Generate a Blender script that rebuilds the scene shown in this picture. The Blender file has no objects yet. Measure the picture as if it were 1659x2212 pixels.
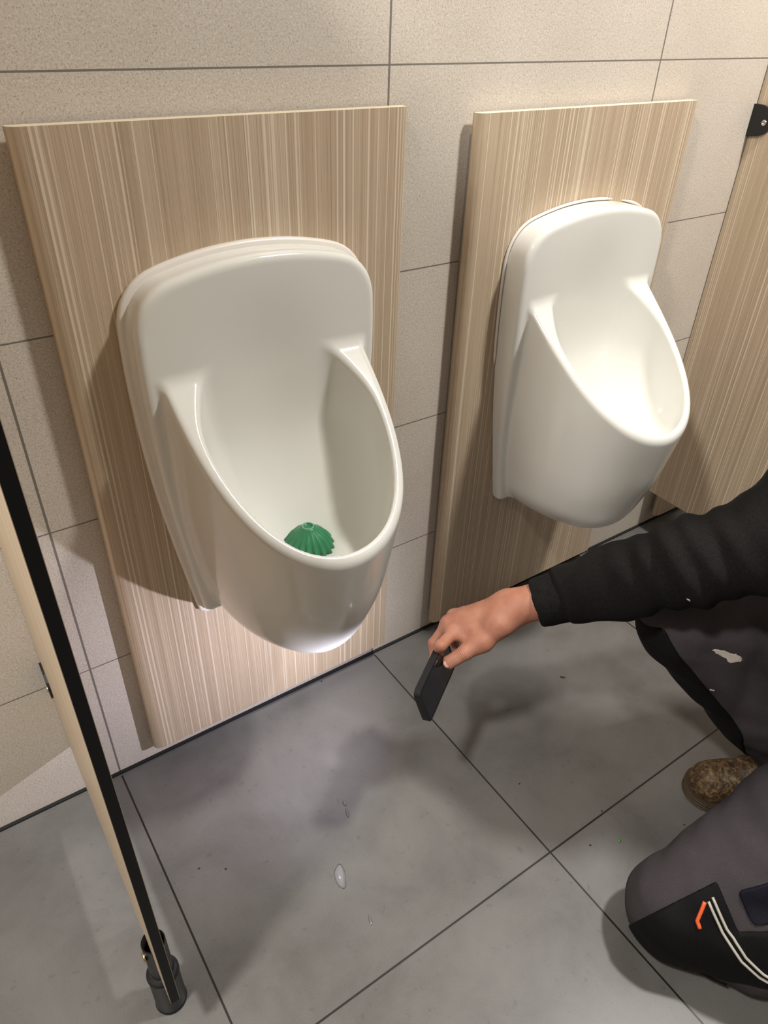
import bpy, math, random
import numpy as np
from mathutils import Matrix, Vector

# ------------------------------------------------------------------ camera, world, lamps
sc = bpy.context.scene
COL = sc.collection
sc.view_settings.view_transform = 'Standard'
sc.view_settings.look = 'None'
sc.view_settings.gamma = 1.0
sc.view_settings.use_curve_mapping = False
sc.view_settings.exposure = 0.38

cam_d = bpy.data.cameras.new('camera')
cam = bpy.data.objects.new('camera', cam_d)
COL.objects.link(cam)
CAM = (-0.09334, -0.99893, 1.27390)
cam.matrix_world = Matrix.Translation(CAM) @ (
    Matrix.Rotation(-0.61995, 4, 'Z') @ Matrix.Rotation(0.95273, 4, 'X') @ Matrix.Rotation(0.03720, 4, 'Z'))
cam_d.sensor_fit = 'VERTICAL'
cam_d.sensor_height = 36.0
cam_d.sensor_width = 27.0
cam_d.lens = 1570.5 * 36.0 / 2212.0
cam_d.clip_start = 0.02
sc.camera = cam

world = bpy.data.worlds.new('world')
sc.world = world
world.use_nodes = True
world.node_tree.nodes['Background'].inputs[0].default_value = (1.0, 0.93, 0.82, 1)
world.node_tree.nodes['Background'].inputs[1].default_value = 0.25

CEIL = 2.6
LAMPS = [(1.37, -0.95, 39), (-0.80, -0.80, 41), (2.9, -1.6, 1)]   # x, y, watts
LAMP_COL = (1.0, 0.97, 0.915)
FLASH_POS = None      # filled in by the phone builder
FLASH_W = 7.2

def lamp(x, y, w):
    ld = bpy.data.lights.new('downlight_glow', 'AREA')
    ld.shape = 'DISK'; ld.size = 0.20; ld.energy = w; ld.color = LAMP_COL
    lo = bpy.data.objects.new('downlight_glow', ld)
    COL.objects.link(lo)
    lo.location = (x, y, CEIL - 0.012)
for L_ in LAMPS:
    lamp(*L_)

# ------------------------------------------------------------------ helpers: objects
def tag(o, label=None, cat=None, group=None, kind=None):
    if label: o['label'] = label
    if cat: o['category'] = cat
    if group: o['group'] = group
    if kind: o['kind'] = kind
    return o

def empty(name, loc=(0, 0, 0), rz=0.0):
    o = bpy.data.objects.new(name, None)
    COL.objects.link(o)
    o.empty_display_size = 0.05
    o.location = loc
    o.rotation_euler = (0, 0, rz)
    return o

def link(name, me, parent=None, loc=None):
    o = bpy.data.objects.new(name, me)
    COL.objects.link(o)
    if parent is not None: o.parent = parent
    if loc is not None: o.location = loc
    return o

def mesh_np(name, V, F, mats, smooth=True, normals=None, midx=None):
    me = bpy.data.meshes.new(name)
    me.from_pydata([tuple(v) for v in np.asarray(V, float)], [], [tuple(int(i) for i in f) for f in F])
    for m in (mats if isinstance(mats, (list, tuple)) else [mats]): me.materials.append(m)
    if midx is not None: me.polygons.foreach_set('material_index', np.asarray(midx, np.int32))
    me.polygons.foreach_set('use_smooth', np.full(len(me.polygons), smooth))
    me.update()
    if normals is not None:
        me.normals_split_custom_set_from_vertices([tuple(n) for n in normals])
    return me

class MB:
    """collects boxes, tubes, lathes and prisms into one mesh"""
    def __init__(s): s.v = []; s.f = []; s.m = []; s.sm = []
    def add(s, V, F, m=0, smooth=False):
        b = len(s.v); s.v += [tuple(v) for v in V]
        s.f += [tuple(b + i for i in f) for f in F]; s.m += [m] * len(F); s.sm += [smooth] * len(F)
    def box(s, lo, hi, m=0):
        x0, y0, z0 = lo; x1, y1, z1 = hi
        s.add([(x0,y0,z0),(x1,y0,z0),(x1,y1,z0),(x0,y1,z0),(x0,y0,z1),(x1,y0,z1),(x1,y1,z1),(x0,y1,z1)],
              [(0,3,2,1),(4,5,6,7),(0,1,5,4),(1,2,6,5),(2,3,7,6),(3,0,4,7)], m)
    def lathe(s, prof, origin=(0,0,0), axis=(0,0,1), n=40, m=0, smooth=True, flute=None):
        ax = Vector(axis).normalized(); q = Vector((0,0,1)).rotation_difference(ax)
        V = []
        for k, (r, h) in enumerate(prof):
            for i in range(n):
                a = 2*math.pi*i/n
                rr = r if flute is None else flute(r, h, a)
                V.append(q @ Vector((rr*math.cos(a), rr*math.sin(a), h)) + Vector(origin))
        F = []
        for k in range(len(prof)-1):
            for i in range(n):
                j = (i+1) % n
                F.append((k*n+i, k*n+j, (k+1)*n+j, (k+1)*n+i))
        s.add(V, F, m, smooth)
        s.add([V[i] for i in range(n)][::-1], [tuple(range(n))], m)
        t = (len(prof)-1)*n
        s.add([V[t+i] for i in range(n)], [tuple(range(n))], m)
    def tube(s, pts, r, n=8, m=0, closed=False, flat=1.0):
        P = [Vector(p) for p in pts]; V = []; F = []; L = len(P)
        up = None
        for i, pt in enumerate(P):
            a = P[(i-1) % L] if (closed or i > 0) else P[0]
            b = P[(i+1) % L] if (closed or i < L-1) else P[-1]
            t = (b-a).normalized()
            if up is None: up = t.orthogonal().normalized()
            up = (up - t*up.dot(t)).normalized(); w = t.cross(up)
            rr = r[i] if isinstance(r, (list, tuple)) else r
            for k in range(n):
                an = 2*math.pi*k/n
                V.append(pt + up*(rr*math.cos(an)) + w*(rr*flat*math.sin(an)))
        for i in range(L if closed else L-1):
            j = (i+1) % L
            for k in range(n):
                l = (k+1) % n
                F.append((i*n+k, i*n+l, j*n+l, j*n+k))
        if not closed:
            F.append(tuple(range(n))[::-1]); F.append(tuple((L-1)*n+k for k in range(n)))
        s.add(V, F, m, True)
    def prism(s, pts2, lo, hi, plane='xz', m=0, smooth=False, capm=None):
        """outline pts2 extruded along the remaining axis from lo to hi"""
        def mk(a, b, c):
            return {'xz': (a, c, b), 'xy': (a, b, c), 'yz': (c, a, b)}[plane]
        n = len(pts2)
        V = [mk(a, b, lo) for a, b in pts2] + [mk(a, b, hi) for a, b in pts2]
        s.add(V, [(i, (i+1) % n, n+(i+1) % n, n+i) for i in range(n)], m, smooth)
        cm = m if capm is None else capm
        s.add(V[:n], [tuple(range(n))[::-1]], cm); s.add(V[n:], [tuple(range(n))], cm)
    def build(s, name, mats, parent=None, loc=None, bevel=0.0):
        me = bpy.data.meshes.new(name)
        me.from_pydata(s.v, [], s.f)
        for m in (mats if isinstance(mats, (list, tuple)) else [mats]): me.materials.append(m)
        me.polygons.foreach_set('material_index', s.m)
        me.polygons.foreach_set('use_smooth', s.sm)
        me.update()
        import bmesh
        bm = bmesh.new(); bm.from_mesh(me)
        bmesh.ops.recalc_face_normals(bm, faces=bm.faces)
        bm.to_mesh(me); bm.free()
        o = link(name, me, parent, loc)
        if bevel:
            md = o.modifiers.new('bevel', 'BEVEL'); md.width = bevel; md.segments = 3; md.limit_method = 'ANGLE'
            md.angle_limit = math.radians(40)
        return o

def copy_tree(o, parent=None):
    c = o.copy(); COL.objects.link(c)
    if parent is not None: c.parent = parent
    for ch in list(o.children): copy_tree(ch, c)
    return c

# ------------------------------------------------------------------ helpers: signed distance surfaces
def smin(a, b, k):
    h = np.maximum(k - np.abs(a-b), 0.0) / k
    return np.minimum(a, b) - h*h*k*0.25
def smax(a, b, k): return -smin(-a, -b, k)

def spline(xs, ys):
    """natural cubic spline, linear outside"""
    xs = np.asarray(xs, float); ys = np.asarray(ys, float); n = len(xs); h = np.diff(xs)
    A = np.zeros((n, n)); B = np.zeros(n); A[0, 0] = A[-1, -1] = 1
    for i in range(1, n-1):
        A[i, i-1] = h[i-1]; A[i, i] = 2*(h[i-1]+h[i]); A[i, i+1] = h[i]
        B[i] = 3*((ys[i+1]-ys[i])/h[i] - (ys[i]-ys[i-1])/h[i-1])
    c = np.linalg.solve(A, B); b = np.diff(ys)/h - h*(2*c[:-1]+c[1:])/3; d = np.diff(c)/(3*h)
    be = b[-1] + 2*c[-2]*h[-1] + 3*d[-1]*h[-1]**2
    def f(x):
        x = np.asarray(x, float)
        xc = np.clip(x, xs[0], xs[-1]); i = np.clip(np.searchsorted(xs, xc)-1, 0, n-2); t = xc-xs[i]
        r = ys[i] + b[i]*t + c[i]*t*t + d[i]*t**3
        return r + np.where(x < xs[0], (x-xs[0])*b[0], 0) + np.where(x > xs[-1], (x-xs[-1])*be, 0)
    return f

def surface(f, lo, hi, h, newton=2, slack=1.0):
    """surface nets on a narrow band, vertices pulled onto f = 0; returns V, quads, normals"""
    lo = np.array(lo, float); hi = np.array(hi, float); c = 4
    n = (np.ceil((hi-lo)/h/c).astype(int))*c + 1
    ax = [lo[i] + h*np.arange(n[i]) for i in range(3)]
    cx = [a[::c] for a in ax]
    G = np.meshgrid(*cx, indexing='ij')
    cf = f(np.stack([g.ravel() for g in G], -1)).reshape(G[0].shape)
    # a block is active when the field comes near zero at one of its corners
    thr = h*c*1.9*slack
    near = np.abs(cf) < thr
    blk = np.zeros(tuple(k-1 for k in cf.shape), bool); mn = np.full(blk.shape, 9e9); mx = -mn
    for dx in (0, 1):
        for dy in (0, 1):
            for dz in (0, 1):
                sl = (slice(dx, cf.shape[0]-1+dx), slice(dy, cf.shape[1]-1+dy), slice(dz, cf.shape[2]-1+dz))
                blk |= near[sl]; mn = np.minimum(mn, cf[sl]); mx = np.maximum(mx, cf[sl])
    blk |= (mn < 0) & (mx > 0)
    F = np.full(tuple(n), 1.0, np.float32)
    # sign everywhere from the coarse grid
    up = cf
    for a in range(3): up = np.repeat(up, c, axis=a)
    up = up[:n[0], :n[1], :n[2]]; F[...] = np.where(up < 0, -1.0, 1.0)
    act = np.zeros(tuple(n), bool); B = blk
    for a in range(3): B = np.repeat(B, c, axis=a)
    act[:-1, :-1, :-1] |= B; act[1:, 1:, 1:] |= B; act[1:, :-1, :-1] |= B; act[:-1, 1:, :-1] |= B; act[:-1, :-1, 1:] |= B
    act[1:, 1:, :-1] |= B; act[1:, :-1, 1:] |= B; act[:-1, 1:, 1:] |= B
    I = np.argwhere(act)
    vals = np.empty(len(I))
    for s in range(0, len(I), 400000):
        q = I[s:s+400000]; vals[s:s+400000] = f(lo + h*q)
    F[act] = vals
    F[0] = F[-1] = 1; F[:, 0] = F[:, -1] = 1; F[:, :, 0] = F[:, :, -1] = 1
    S = F < 0
    cnt = np.zeros(tuple(n-1), np.int8)
    for dx in (0, 1):
        for dy in (0, 1):
            for dz in (0, 1):
                cnt += S[dx:n[0]-1+dx, dy:n[1]-1+dy, dz:n[2]-1+dz]
    cells = np.argwhere((cnt > 0) & (cnt < 8))
    idx = np.full(tuple(n-1), -1, np.int64); idx[tuple(cells.T)] = np.arange(len(cells))
    acc = np.zeros((len(cells), 3)); num = np.zeros(len(cells))
    corners = [(a, b, d) for a in (0, 1) for b in (0, 1) for d in (0, 1)]
    for p0 in corners:
        for a in range(3):
            if p0[a] == 1: continue
            p1 = list(p0); p1[a] = 1
            c0 = cells + np.array(p0); c1 = cells + np.array(p1)
            f0 = F[tuple(c0.T)].astype(float); f1 = F[tuple(c1.T)].astype(float)
            m = (f0 < 0) != (f1 < 0); t = np.where(m, f0/np.where(m, f0-f1, 1), 0)
            pt = c0 + t[:, None]*(np.array(p1)-np.array(p0))
            acc += np.where(m[:, None], pt, 0); num += m
    V = lo + h*(acc/num[:, None])
    Q = []
    for a in range(3):
        b, d = [(1, 2), (2, 0), (0, 1)][a]
        s0 = [slice(0, n[k]-1) for k in range(3)]; s1 = [slice(0, n[k]-1) for k in range(3)]
        s0[b] = slice(1, n[b]-1); s0[d] = slice(1, n[d]-1)
        s1[b] = slice(1, n[b]-1); s1[d] = slice(1, n[d]-1)
        s1[a] = slice(1, n[a])
        A = S[tuple(s0)]; Bq = S[tuple(s1)]
        off = np.zeros(3, int); off[b] = 1; off[d] = 1
        e = np.argwhere(A != Bq) + off
        if len(e) == 0: continue
        ins = S[tuple(e.T)]
        ub = np.zeros(3, int); ub[b] = 1; ud = np.zeros(3, int); ud[d] = 1
        q = np.stack([idx[tuple((e-ub-ud).T)], idx[tuple((e-ud).T)], idx[tuple(e.T)], idx[tuple((e-ub).T)]], -1)
        q = np.where(ins[:, None], q, q[:, ::-1]); Q.append(q)
    Q = np.concatenate(Q); Q = Q[(Q >= 0).all(1)]
    e = h*0.25; D = np.eye(3)*e
    def grad(P):
        return np.stack([(f(P+D[k])-f(P-D[k]))/(2*e) for k in range(3)], -1)
    for it in range(newton):
        g = grad(V); g2 = (g*g).sum(1)+1e-6; st = -(f(V)/g2)[:, None]*g
        ln = np.linalg.norm(st, axis=1, keepdims=True); st *= np.minimum(1, 0.7*h/(ln+1e-12)); V = V+st
    g = grad(V); N = g/(np.linalg.norm(g, axis=1, keepdims=True)+1e-9)
    return V, Q, N

def cone(P, a, b, ra, rb):
    """tapered capsule"""
    a = np.array(a, float); b = np.array(b, float); ab = b-a
    t = np.clip(((P-a)@ab)/(ab@ab), 0, 1)
    return np.linalg.norm(P-a-t[:, None]*ab, axis=1) - (ra+(rb-ra)*t)
def chain(P, pts, k):
    """pts: list of (point, radius)"""
    d = None
    for (a, ra), (b, rb) in zip(pts[:-1], pts[1:]):
        e = cone(P, a, b, ra, rb); d = e if d is None else smin(d, e, k)
    return d
def wrinkle(P, amp, s, seed=0):
    r = np.random.RandomState(seed); d = 0
    for i in range(7):
        k = r.normal(size=3)*s*(1+0.35*i); d = d + np.sin(P@k + r.uniform(0, 6.28) + 1.7*np.sin(P@(r.normal(size=3)*s*0.6)))/(1+0.5*i)
    return d*amp/2.5

# ------------------------------------------------------------------ materials
def mat(name, col=(0.8, 0.8, 0.8), rough=0.5, metal=0.0, **kw):
    m = bpy.data.materials.new(name); m.use_nodes = True
    b = m.node_tree.nodes['Principled BSDF']
    b.inputs['Base Color'].default_value = (*col, 1); b.inputs['Roughness'].default_value = rough
    b.inputs['Metallic'].default_value = metal
    for k, v in kw.items(): b.inputs[k].default_value = v
    return m

class NT:
    def __init__(s, m): s.t = m.node_tree; s.b = s.t.nodes['Principled BSDF']
    def n(s, typ, **kw):
        o = s.t.nodes.new(typ)
        for k, v in kw.items(): setattr(o, k, v)
        return o
    def val(s, sock, v):
        if isinstance(v, (int, float)): sock.default_value = v
        else: s.t.links.new(v, sock)
    def math(s, op, a, b=0.0, c=None, clamp=False):
        o = s.n('ShaderNodeMath', operation=op); o.use_clamp = clamp
        s.val(o.inputs[0], a); s.val(o.inputs[1], b)
        if c is not None: s.val(o.inputs[2], c)
        return o.outputs[0]
    def coord(s, rnd=False):
        tc = s.n('ShaderNodeTexCoord').outputs['Object']
        sp = s.n('ShaderNodeSeparateXYZ'); s.t.links.new(tc, sp.inputs[0])
        return tc, sp.outputs[0], sp.outputs[1], sp.outputs[2]
    def comb(s, x, y, z):
        o = s.n('ShaderNodeCombineXYZ'); s.val(o.inputs[0], x); s.val(o.inputs[1], y); s.val(o.inputs[2], z); return o.outputs[0]
    def noise(s, vec, scale, detail=2.0, rough=0.5, dist=0.0):
        o = s.n('ShaderNodeTexNoise'); s.t.links.new(vec, o.inputs['Vector'])
        o.inputs['Scale'].default_value = scale; o.inputs['Detail'].default_value = detail
        o.inputs['Roughness'].default_value = rough; o.inputs['Distortion'].default_value = dist
        return o.outputs[0]
    def ramp(s, fac, stops):
        o = s.n('ShaderNodeValToRGB'); s.t.links.new(fac, o.inputs[0]); e = o.color_ramp.elements
        while len(e) < len(stops): e.new(0.5)
        for k, (p, c) in enumerate(stops):
            e[k].position = p; e[k].color = (*c, 1) if len(c) == 3 else c
        return o.outputs[0]
    def mix(s, fac, a, b, mode='MIX'):
        o = s.n('ShaderNodeMix', data_type='RGBA', blend_type=mode)
        s.val(o.inputs[0], fac)
        for sock, v in ((o.inputs[6], a), (o.inputs[7], b)):
            if isinstance(v, tuple): sock.default_value = (*v, 1)
            else: s.t.links.new(v, sock)
        return o.outputs[2]
    def bump(s, h, strength=0.2, dist=0.002):
        o = s.n('ShaderNodeBump'); s.t.links.new(h, o.inputs['Height'])
        o.inputs['Strength'].default_value = strength; o.inputs['Distance'].default_value = dist
        s.t.links.new(o.outputs[0], s.b.inputs['Normal'])
    def color(s, c): s.t.links.new(c, s.b.inputs['Base Color'])
    def rough(s, r): s.t.links.new(r, s.b.inputs['Roughness'])

def joint(nt, u, off, period, width):
    """1 inside the joint lines at off + k*period"""
    a = nt.math('SUBTRACT', u, off - period*0.5)
    a = nt.math('FLOORED_MODULO', a, period)
    a = nt.math('ABSOLUTE', nt.math('SUBTRACT', a, period*0.5))
    return nt.math('LESS_THAN', a, width*0.5)

def wall_tile_material(name, axis):
    m = mat(name, rough=0.42); nt = NT(m); tc, x, y, z = nt.coord()
    u = x if axis == 'x' else y
    jv = joint(nt, u, 0.0, 0.6, 0.0036); jh = joint(nt, z, 0.2952, 0.29914, 0.0024)
    j = nt.math('MAXIMUM', jv, jh)
    sp = nt.noise(tc, 560, 2.0, 0.6, 0.6)
    sp2 = nt.noise(tc, 330, 3.0, 0.65, 0.3)
    cl = nt.noise(tc, 5, 3.0, 0.6)
    base = nt.ramp(sp2, [(0.28, (0.49, 0.43, 0.365)), (0.42, (0.63, 0.57, 0.50)), (0.56, (0.68, 0.62, 0.555)), (0.70, (0.79, 0.74, 0.68))])
    dark = nt.ramp(sp, [(0.34, (0.60, 0.56, 0.50)), (0.42, (1, 1, 1))])
    c = nt.mix(1.0, base, dark, 'MULTIPLY')
    c = nt.mix(1.0, c, nt.ramp(cl, [(0.3, (0.93, 0.92, 0.90)), (0.7, (1, 1, 1))]), 'MULTIPLY')
    c = nt.mix(j, c, (0.20, 0.18, 0.16))
    nt.color(c)
    nt.bump(nt.math('SUBTRACT', nt.math('MULTIPLY', sp, 0.10), j), 0.35, 0.0015)
    return m

def floor_material():
    m = mat('floor_tile', rough=0.38); nt = NT(m); tc, x, y, z = nt.coord()
    j = nt.math('MAXIMUM', joint(nt, x, 0.0, 0.6, 0.0034), joint(nt, y, 0.0, 0.593, 0.0034))
    j = nt.math('MINIMUM', j, nt.math('LESS_THAN', y, -0.01))
    cl = nt.noise(tc, 6, 5.0, 0.62, 0.4); fine = nt.noise(tc, 600, 2.0, 0.6)
    spot = nt.noise(tc, 60, 2.0, 0.5)
    c = nt.ramp(cl, [(0.30, (0.112, 0.107, 0.102)), (0.50, (0.142, 0.137, 0.131)), (0.72, (0.168, 0.163, 0.156))])
    c = nt.mix(0.35, c, nt.ramp(fine, [(0.35, (0.72, 0.72, 0.72)), (0.65, (1.25, 1.25, 1.25))]), 'MULTIPLY')
    c = nt.mix(1.0, c, nt.ramp(spot, [(0.25, (0.82, 0.82, 0.82)), (0.36, (1, 1, 1))]), 'MULTIPLY')
    c = nt.mix(j, c, (0.012, 0.011, 0.010))
    nt.color(c)
    nt.rough(nt.math('ADD', nt.math('MULTIPLY', cl, 0.22), 0.26))
    nt.bump(nt.math('SUBTRACT', nt.math('MULTIPLY', fine, 0.05), j), 0.3, 0.0015)
    return m

def wood_material(name='striped_laminate', gain=1.0, zvar=1.0):
    m = mat(name, rough=0.42); nt = NT(m); tc, x, y, z = nt.coord()
    rnd = nt.n('ShaderNodeObjectInfo').outputs['Random']
    s = nt.math('ADD', nt.math('ADD', x, y), nt.math('MULTIPLY', rnd, 7.0))
    wob = nt.math('MULTIPLY', nt.math('SUBTRACT', nt.noise(nt.comb(s, 0.0, z), 6.0, 1.0), 0.5), 0.0012)
    s = nt.math('ADD', s, wob)
    vb = nt.comb(nt.math('MULTIPLY', s, 48.0), 0.0, nt.math('MULTIPLY', z, 0.20))
    vf = nt.comb(nt.math('MULTIPLY', s, 760.0), 3.0, nt.math('MULTIPLY', z, 1.2))
    vl = nt.comb(nt.math('MULTIPLY', s, 260.0), 9.0, nt.math('MULTIPLY', z, 0.08))
    vm = nt.comb(nt.math('MULTIPLY', s, 34.0), 19.0, nt.math('MULTIPLY', z, 0.10))
    vg = nt.comb(nt.math('MULTIPLY', s, 900.0), 5.0, nt.math('MULTIPLY', z, 26.0))
    broad = nt.noise(vb, 1.0, 2.0, 0.5); fine = nt.noise(vf, 1.0, 2.0, 0.6); line = nt.noise(vl, 1.0, 1.0, 0.4)
    grain = nt.noise(vg, 1.0, 2.0, 0.6); mask = nt.noise(vm, 1.0, 1.0, 0.5)
    c = nt.ramp(broad, [(0.30, (0.475, 0.368, 0.258)), (0.50, (0.515, 0.405, 0.288)), (0.70, (0.560, 0.448, 0.328))])
    c = nt.mix(1.0, c, nt.ramp(fine, [(0.32, (0.74, 0.71, 0.68)), (0.50, (1, 1, 1)), (0.68, (1.10, 1.10, 1.10))]), 'MULTIPLY')
    c = nt.mix(0.5, c, nt.ramp(grain, [(0.3, (0.84, 0.82, 0.80)), (0.6, (1.04, 1.04, 1.04))]), 'MULTIPLY')
    la = nt.math('ADD', line, nt.math('MULTIPLY', nt.math('SUBTRACT', mask, 0.5), 0.45))
    ln = nt.math('MULTIPLY', nt.ramp(la, [(0.565, (0, 0, 0)), (0.615, (1, 1, 1))]), 0.80)
    c = nt.mix(ln, c, (0.740, 0.640, 0.500))
    nt.color(c)
    nt.bump(fine, 0.08, 0.0006)
    return m

M = {}
M['wall'] = wall_tile_material('wall_tile', 'x')
M['wall_side'] = wall_tile_material('wall_tile_side', 'y')
M['floor'] = floor_material()
M['dim_wall'] = mat('brown_grey_unseen_wall', (0.12, 0.10, 0.08), 0.5)  # invented dark finish for the unseen front wall, lowers bounced fill light
M['wood'] = wood_material()
M['cream'] = mat('cream_board_edge', (0.78, 0.68, 0.50), 0.5)
M['ceiling'] = mat('ceiling_paint', (0.45, 0.44, 0.42), 0.9)
M['black'] = mat('black_plastic', (0.006, 0.006, 0.007), 0.42)
M['case'] = mat('matte_black_case', (0.010, 0.010, 0.011), 0.6)
M['case'].node_tree.nodes['Principled BSDF'].inputs['Specular IOR Level'].default_value = 0.3
M['grout'] = mat('black_joint', (0.008, 0.008, 0.008), 0.6)
M['core'] = mat('black_core', (0.005, 0.005, 0.005), 0.5)
M['core'].node_tree.nodes['Principled BSDF'].inputs['Specular IOR Level'].default_value = 0.2
M['batten'] = mat('grey_batten', (0.22, 0.20, 0.18), 0.7)
M['ceramic'] = mat('white_ceramic', (0.77, 0.765, 0.72), 0.14)
M['ceramic'].node_tree.nodes['Principled BSDF'].inputs['Specular IOR Level'].default_value = 0.6
M['bead'] = mat('white_sealant', (0.80, 0.76, 0.71), 0.35)
M['steel'] = mat('screw_steel', (0.62, 0.60, 0.56), 0.25, 1.0)
M['brass'] = mat('brass_screw', (0.62, 0.52, 0.30), 0.25, 1.0)
M['green'] = mat('green_soap', (0.035, 0.22, 0.10), 0.34)
M['green'].node_tree.nodes['Principled BSDF'].inputs['Subsurface Weight'].default_value = 0.25
M['green'].node_tree.nodes['Principled BSDF'].inputs['Subsurface Radius'].default_value = (0.004, 0.012, 0.006)
M['palegreen'] = mat('pale_green_residue', (0.20, 0.42, 0.28), 0.5)
M['glow'] = mat('lamp_glow', (1, 1, 1), 0.5)
_b = M['glow'].node_tree.nodes['Principled BSDF']
_b.inputs['Emission Color'].default_value = (1.0, 0.9, 0.78, 1); _b.inputs['Emission Strength'].default_value = 12.0
M['led'] = mat('phone_led', (1, 1, 1), 0.5)
_b = M['led'].node_tree.nodes['Principled BSDF']
_b.inputs['Emission Color'].default_value = (0.92, 0.9, 1.0, 1); _b.inputs['Emission Strength'].default_value = 60.0
M['lens'] = mat('lens_glass', (0.01, 0.01, 0.015), 0.05)
M['white'] = mat('lamp_ring_white', (0.8, 0.8, 0.78), 0.5)

def fabric(name, c1, c2, scale, rough=0.9, bump=0.3):
    m = mat(name, c1, rough); nt = NT(m); tc, x, y, z = nt.coord(); nt.b.inputs['Specular IOR Level'].default_value = 0.15
    f = nt.noise(tc, scale, 3.0, 0.7); g = nt.noise(tc, 9, 3.0, 0.6)
    c = nt.ramp(f, [(0.35, c1), (0.7, c2)])
    c = nt.mix(1.0, c, nt.ramp(g, [(0.3, (0.8, 0.8, 0.8)), (0.7, (1.15, 1.15, 1.15))]), 'MULTIPLY')
    nt.color(c); nt.bump(f, bump, 0.001); return m
M['sweater'] = fabric('charcoal_fleece', (0.0055, 0.0052, 0.005), (0.013, 0.0122, 0.0117), 420)
M['cuff'] = fabric('charcoal_rib', (0.0055, 0.0052, 0.005), (0.012, 0.0112, 0.0107), 300)
M['trouser'] = fabric('grey_work_cloth', (0.040, 0.035, 0.039), (0.057, 0.050, 0.054), 700, 0.85, 0.15)
M['patch'] = fabric('black_knee_cloth', (0.0025, 0.0025, 0.003), (0.006, 0.006, 0.007), 500, 0.7, 0.3)
M['navy'] = fabric('dark_navy_cloth', (0.004, 0.004, 0.008), (0.008, 0.008, 0.015), 500, 0.7, 0.3)
M['zip'] = mat('reflective_piping', (0.45, 0.43, 0.38), 0.5)
M['orange'] = mat('orange_pull_tab', (0.75, 0.12, 0.03), 0.5)
M['paint'] = mat('dried_white_paint', (0.55, 0.50, 0.46), 0.6)
M['crumb'] = mat('brown_crumb', (0.08, 0.05, 0.03), 0.8)
M['crumbgreen'] = mat('green_crumb', (0.05, 0.25, 0.06), 0.6)
M['crumbgrey'] = mat('dark_grey_speck', (0.03, 0.028, 0.028), 0.8)
m = mat('skin', (0.40, 0.2, 0.13), 0.42); nt = NT(m); tc, x, y, z = nt.coord()
c = nt.ramp(nt.noise(tc, 28, 4.0, 0.6), [(0.3, (0.33, 0.135, 0.090)), (0.55, (0.40, 0.182, 0.120)), (0.75, (0.45, 0.23, 0.155))])
nt.color(c); nt.bump(nt.noise(tc, 600, 3.0, 0.6), 0.12, 0.0006)
nt.b.inputs['Subsurface Weight'].default_value = 0.15; nt.b.inputs['Subsurface Radius'].default_value = (0.008, 0.003, 0.0015)
nt.b.inputs['Subsurface Scale'].default_value = 1.0
nt.b.inputs['Roughness'].default_value = 0.55; nt.b.inputs['Specular IOR Level'].default_value = 0.3
M['skin'] = m
M['nail'] = mat('nail', (0.62, 0.36, 0.28), 0.3)
M['hair'] = mat('dark_hair', (0.03, 0.02, 0.014), 0.6)
m = mat('worn_tan_leather', (0.2, 0.13, 0.06), 0.6); nt = NT(m); tc, x, y, z = nt.coord()
c = nt.ramp(nt.noise(tc, 70, 5.0, 0.7, 1.5), [(0.40, (0.025, 0.012, 0.004)), (0.50, (0.085, 0.048, 0.018)), (0.64, (0.22, 0.145, 0.065))])
nt.color(c); nt.bump(nt.noise(tc, 90, 4.0, 0.7, 1.0), 0.5, 0.002)
M['leather'] = m
M['sole'] = mat('brown_rubber_sole', (0.045, 0.028, 0.012), 0.7)

# ------------------------------------------------------------------ room shell
X0, X1, Y0 = -1.6, 3.3, -2.6
def plane_obj(name, V, m):
    o = link(name, mesh_np(name, V, [(0, 1, 2, 3)], m, smooth=False)); tag(o, kind='structure'); return o
mb = MB(); mb.box((X0-.1, Y0-.1, -0.1), (X1+.1, 0.1, 0.0)); tag(mb.build('floor', M['floor']), kind='structure')
mb = MB(); mb.box((X0-.1, Y0-.1, CEIL), (X1+.1, 0.1, CEIL+0.1)); tag(mb.build('ceiling', M['ceiling']), kind='structure')
mb = MB(); mb.box((X0-.1, 0.0, 0.0), (X1+.1, 0.1, CEIL)); tag(mb.build('wall_back', M['wall']), kind='structure')
mb = MB(); mb.box((X0-.1, Y0-.1, 0.0), (X1+.1, Y0, CEIL)); tag(mb.build('wall_front', M['dim_wall']), kind='structure')
mb = MB(); mb.box((X0-.1, Y0, 0.0), (X0, 0.0, CEIL)); tag(mb.build('wall_left', M['wall_side']), kind='structure')
mb = MB(); mb.box((X1, Y0, 0.0), (X1+.1, 0.0, CEIL)); tag(mb.build('wall_right', M['wall_side']), kind='structure')
mb = MB(); mb.box((X0, -0.0065, 0.0), (X1, 0.0, 0.004)); tag(mb.build('trim_1', M['grout']), kind='structure')

# ceiling downlights (the lamps' own fittings)
def make_downlight():
    t = empty('ceiling_downlight', (0, 0, CEIL))
    r = MB(); r.lathe([(0.088, 0), (0.108, 0), (0.110, -0.004), (0.106, -0.010), (0.090, -0.010), (0.088, 0)], n=48); r.build('trim_ring', M['white'], t)
    d = MB(); d.lathe([(0.088, -0.002), (0.088, -0.006)], n=48); d.build('diffuser', M['glow'], t)
    return t
proto = make_downlight()
lab = ['round white ceiling downlight above the crouching person', 'round white ceiling downlight nearest the left end of the room',
       'round white ceiling downlight nearest the right end of the room']
for i, (x, y, w) in enumerate(LAMPS):
    o = proto if i == 0 else copy_tree(proto)
    o.location = (x, y, CEIL); tag(o, lab[i], 'ceiling light', 'round downlights in the ceiling')

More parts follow.
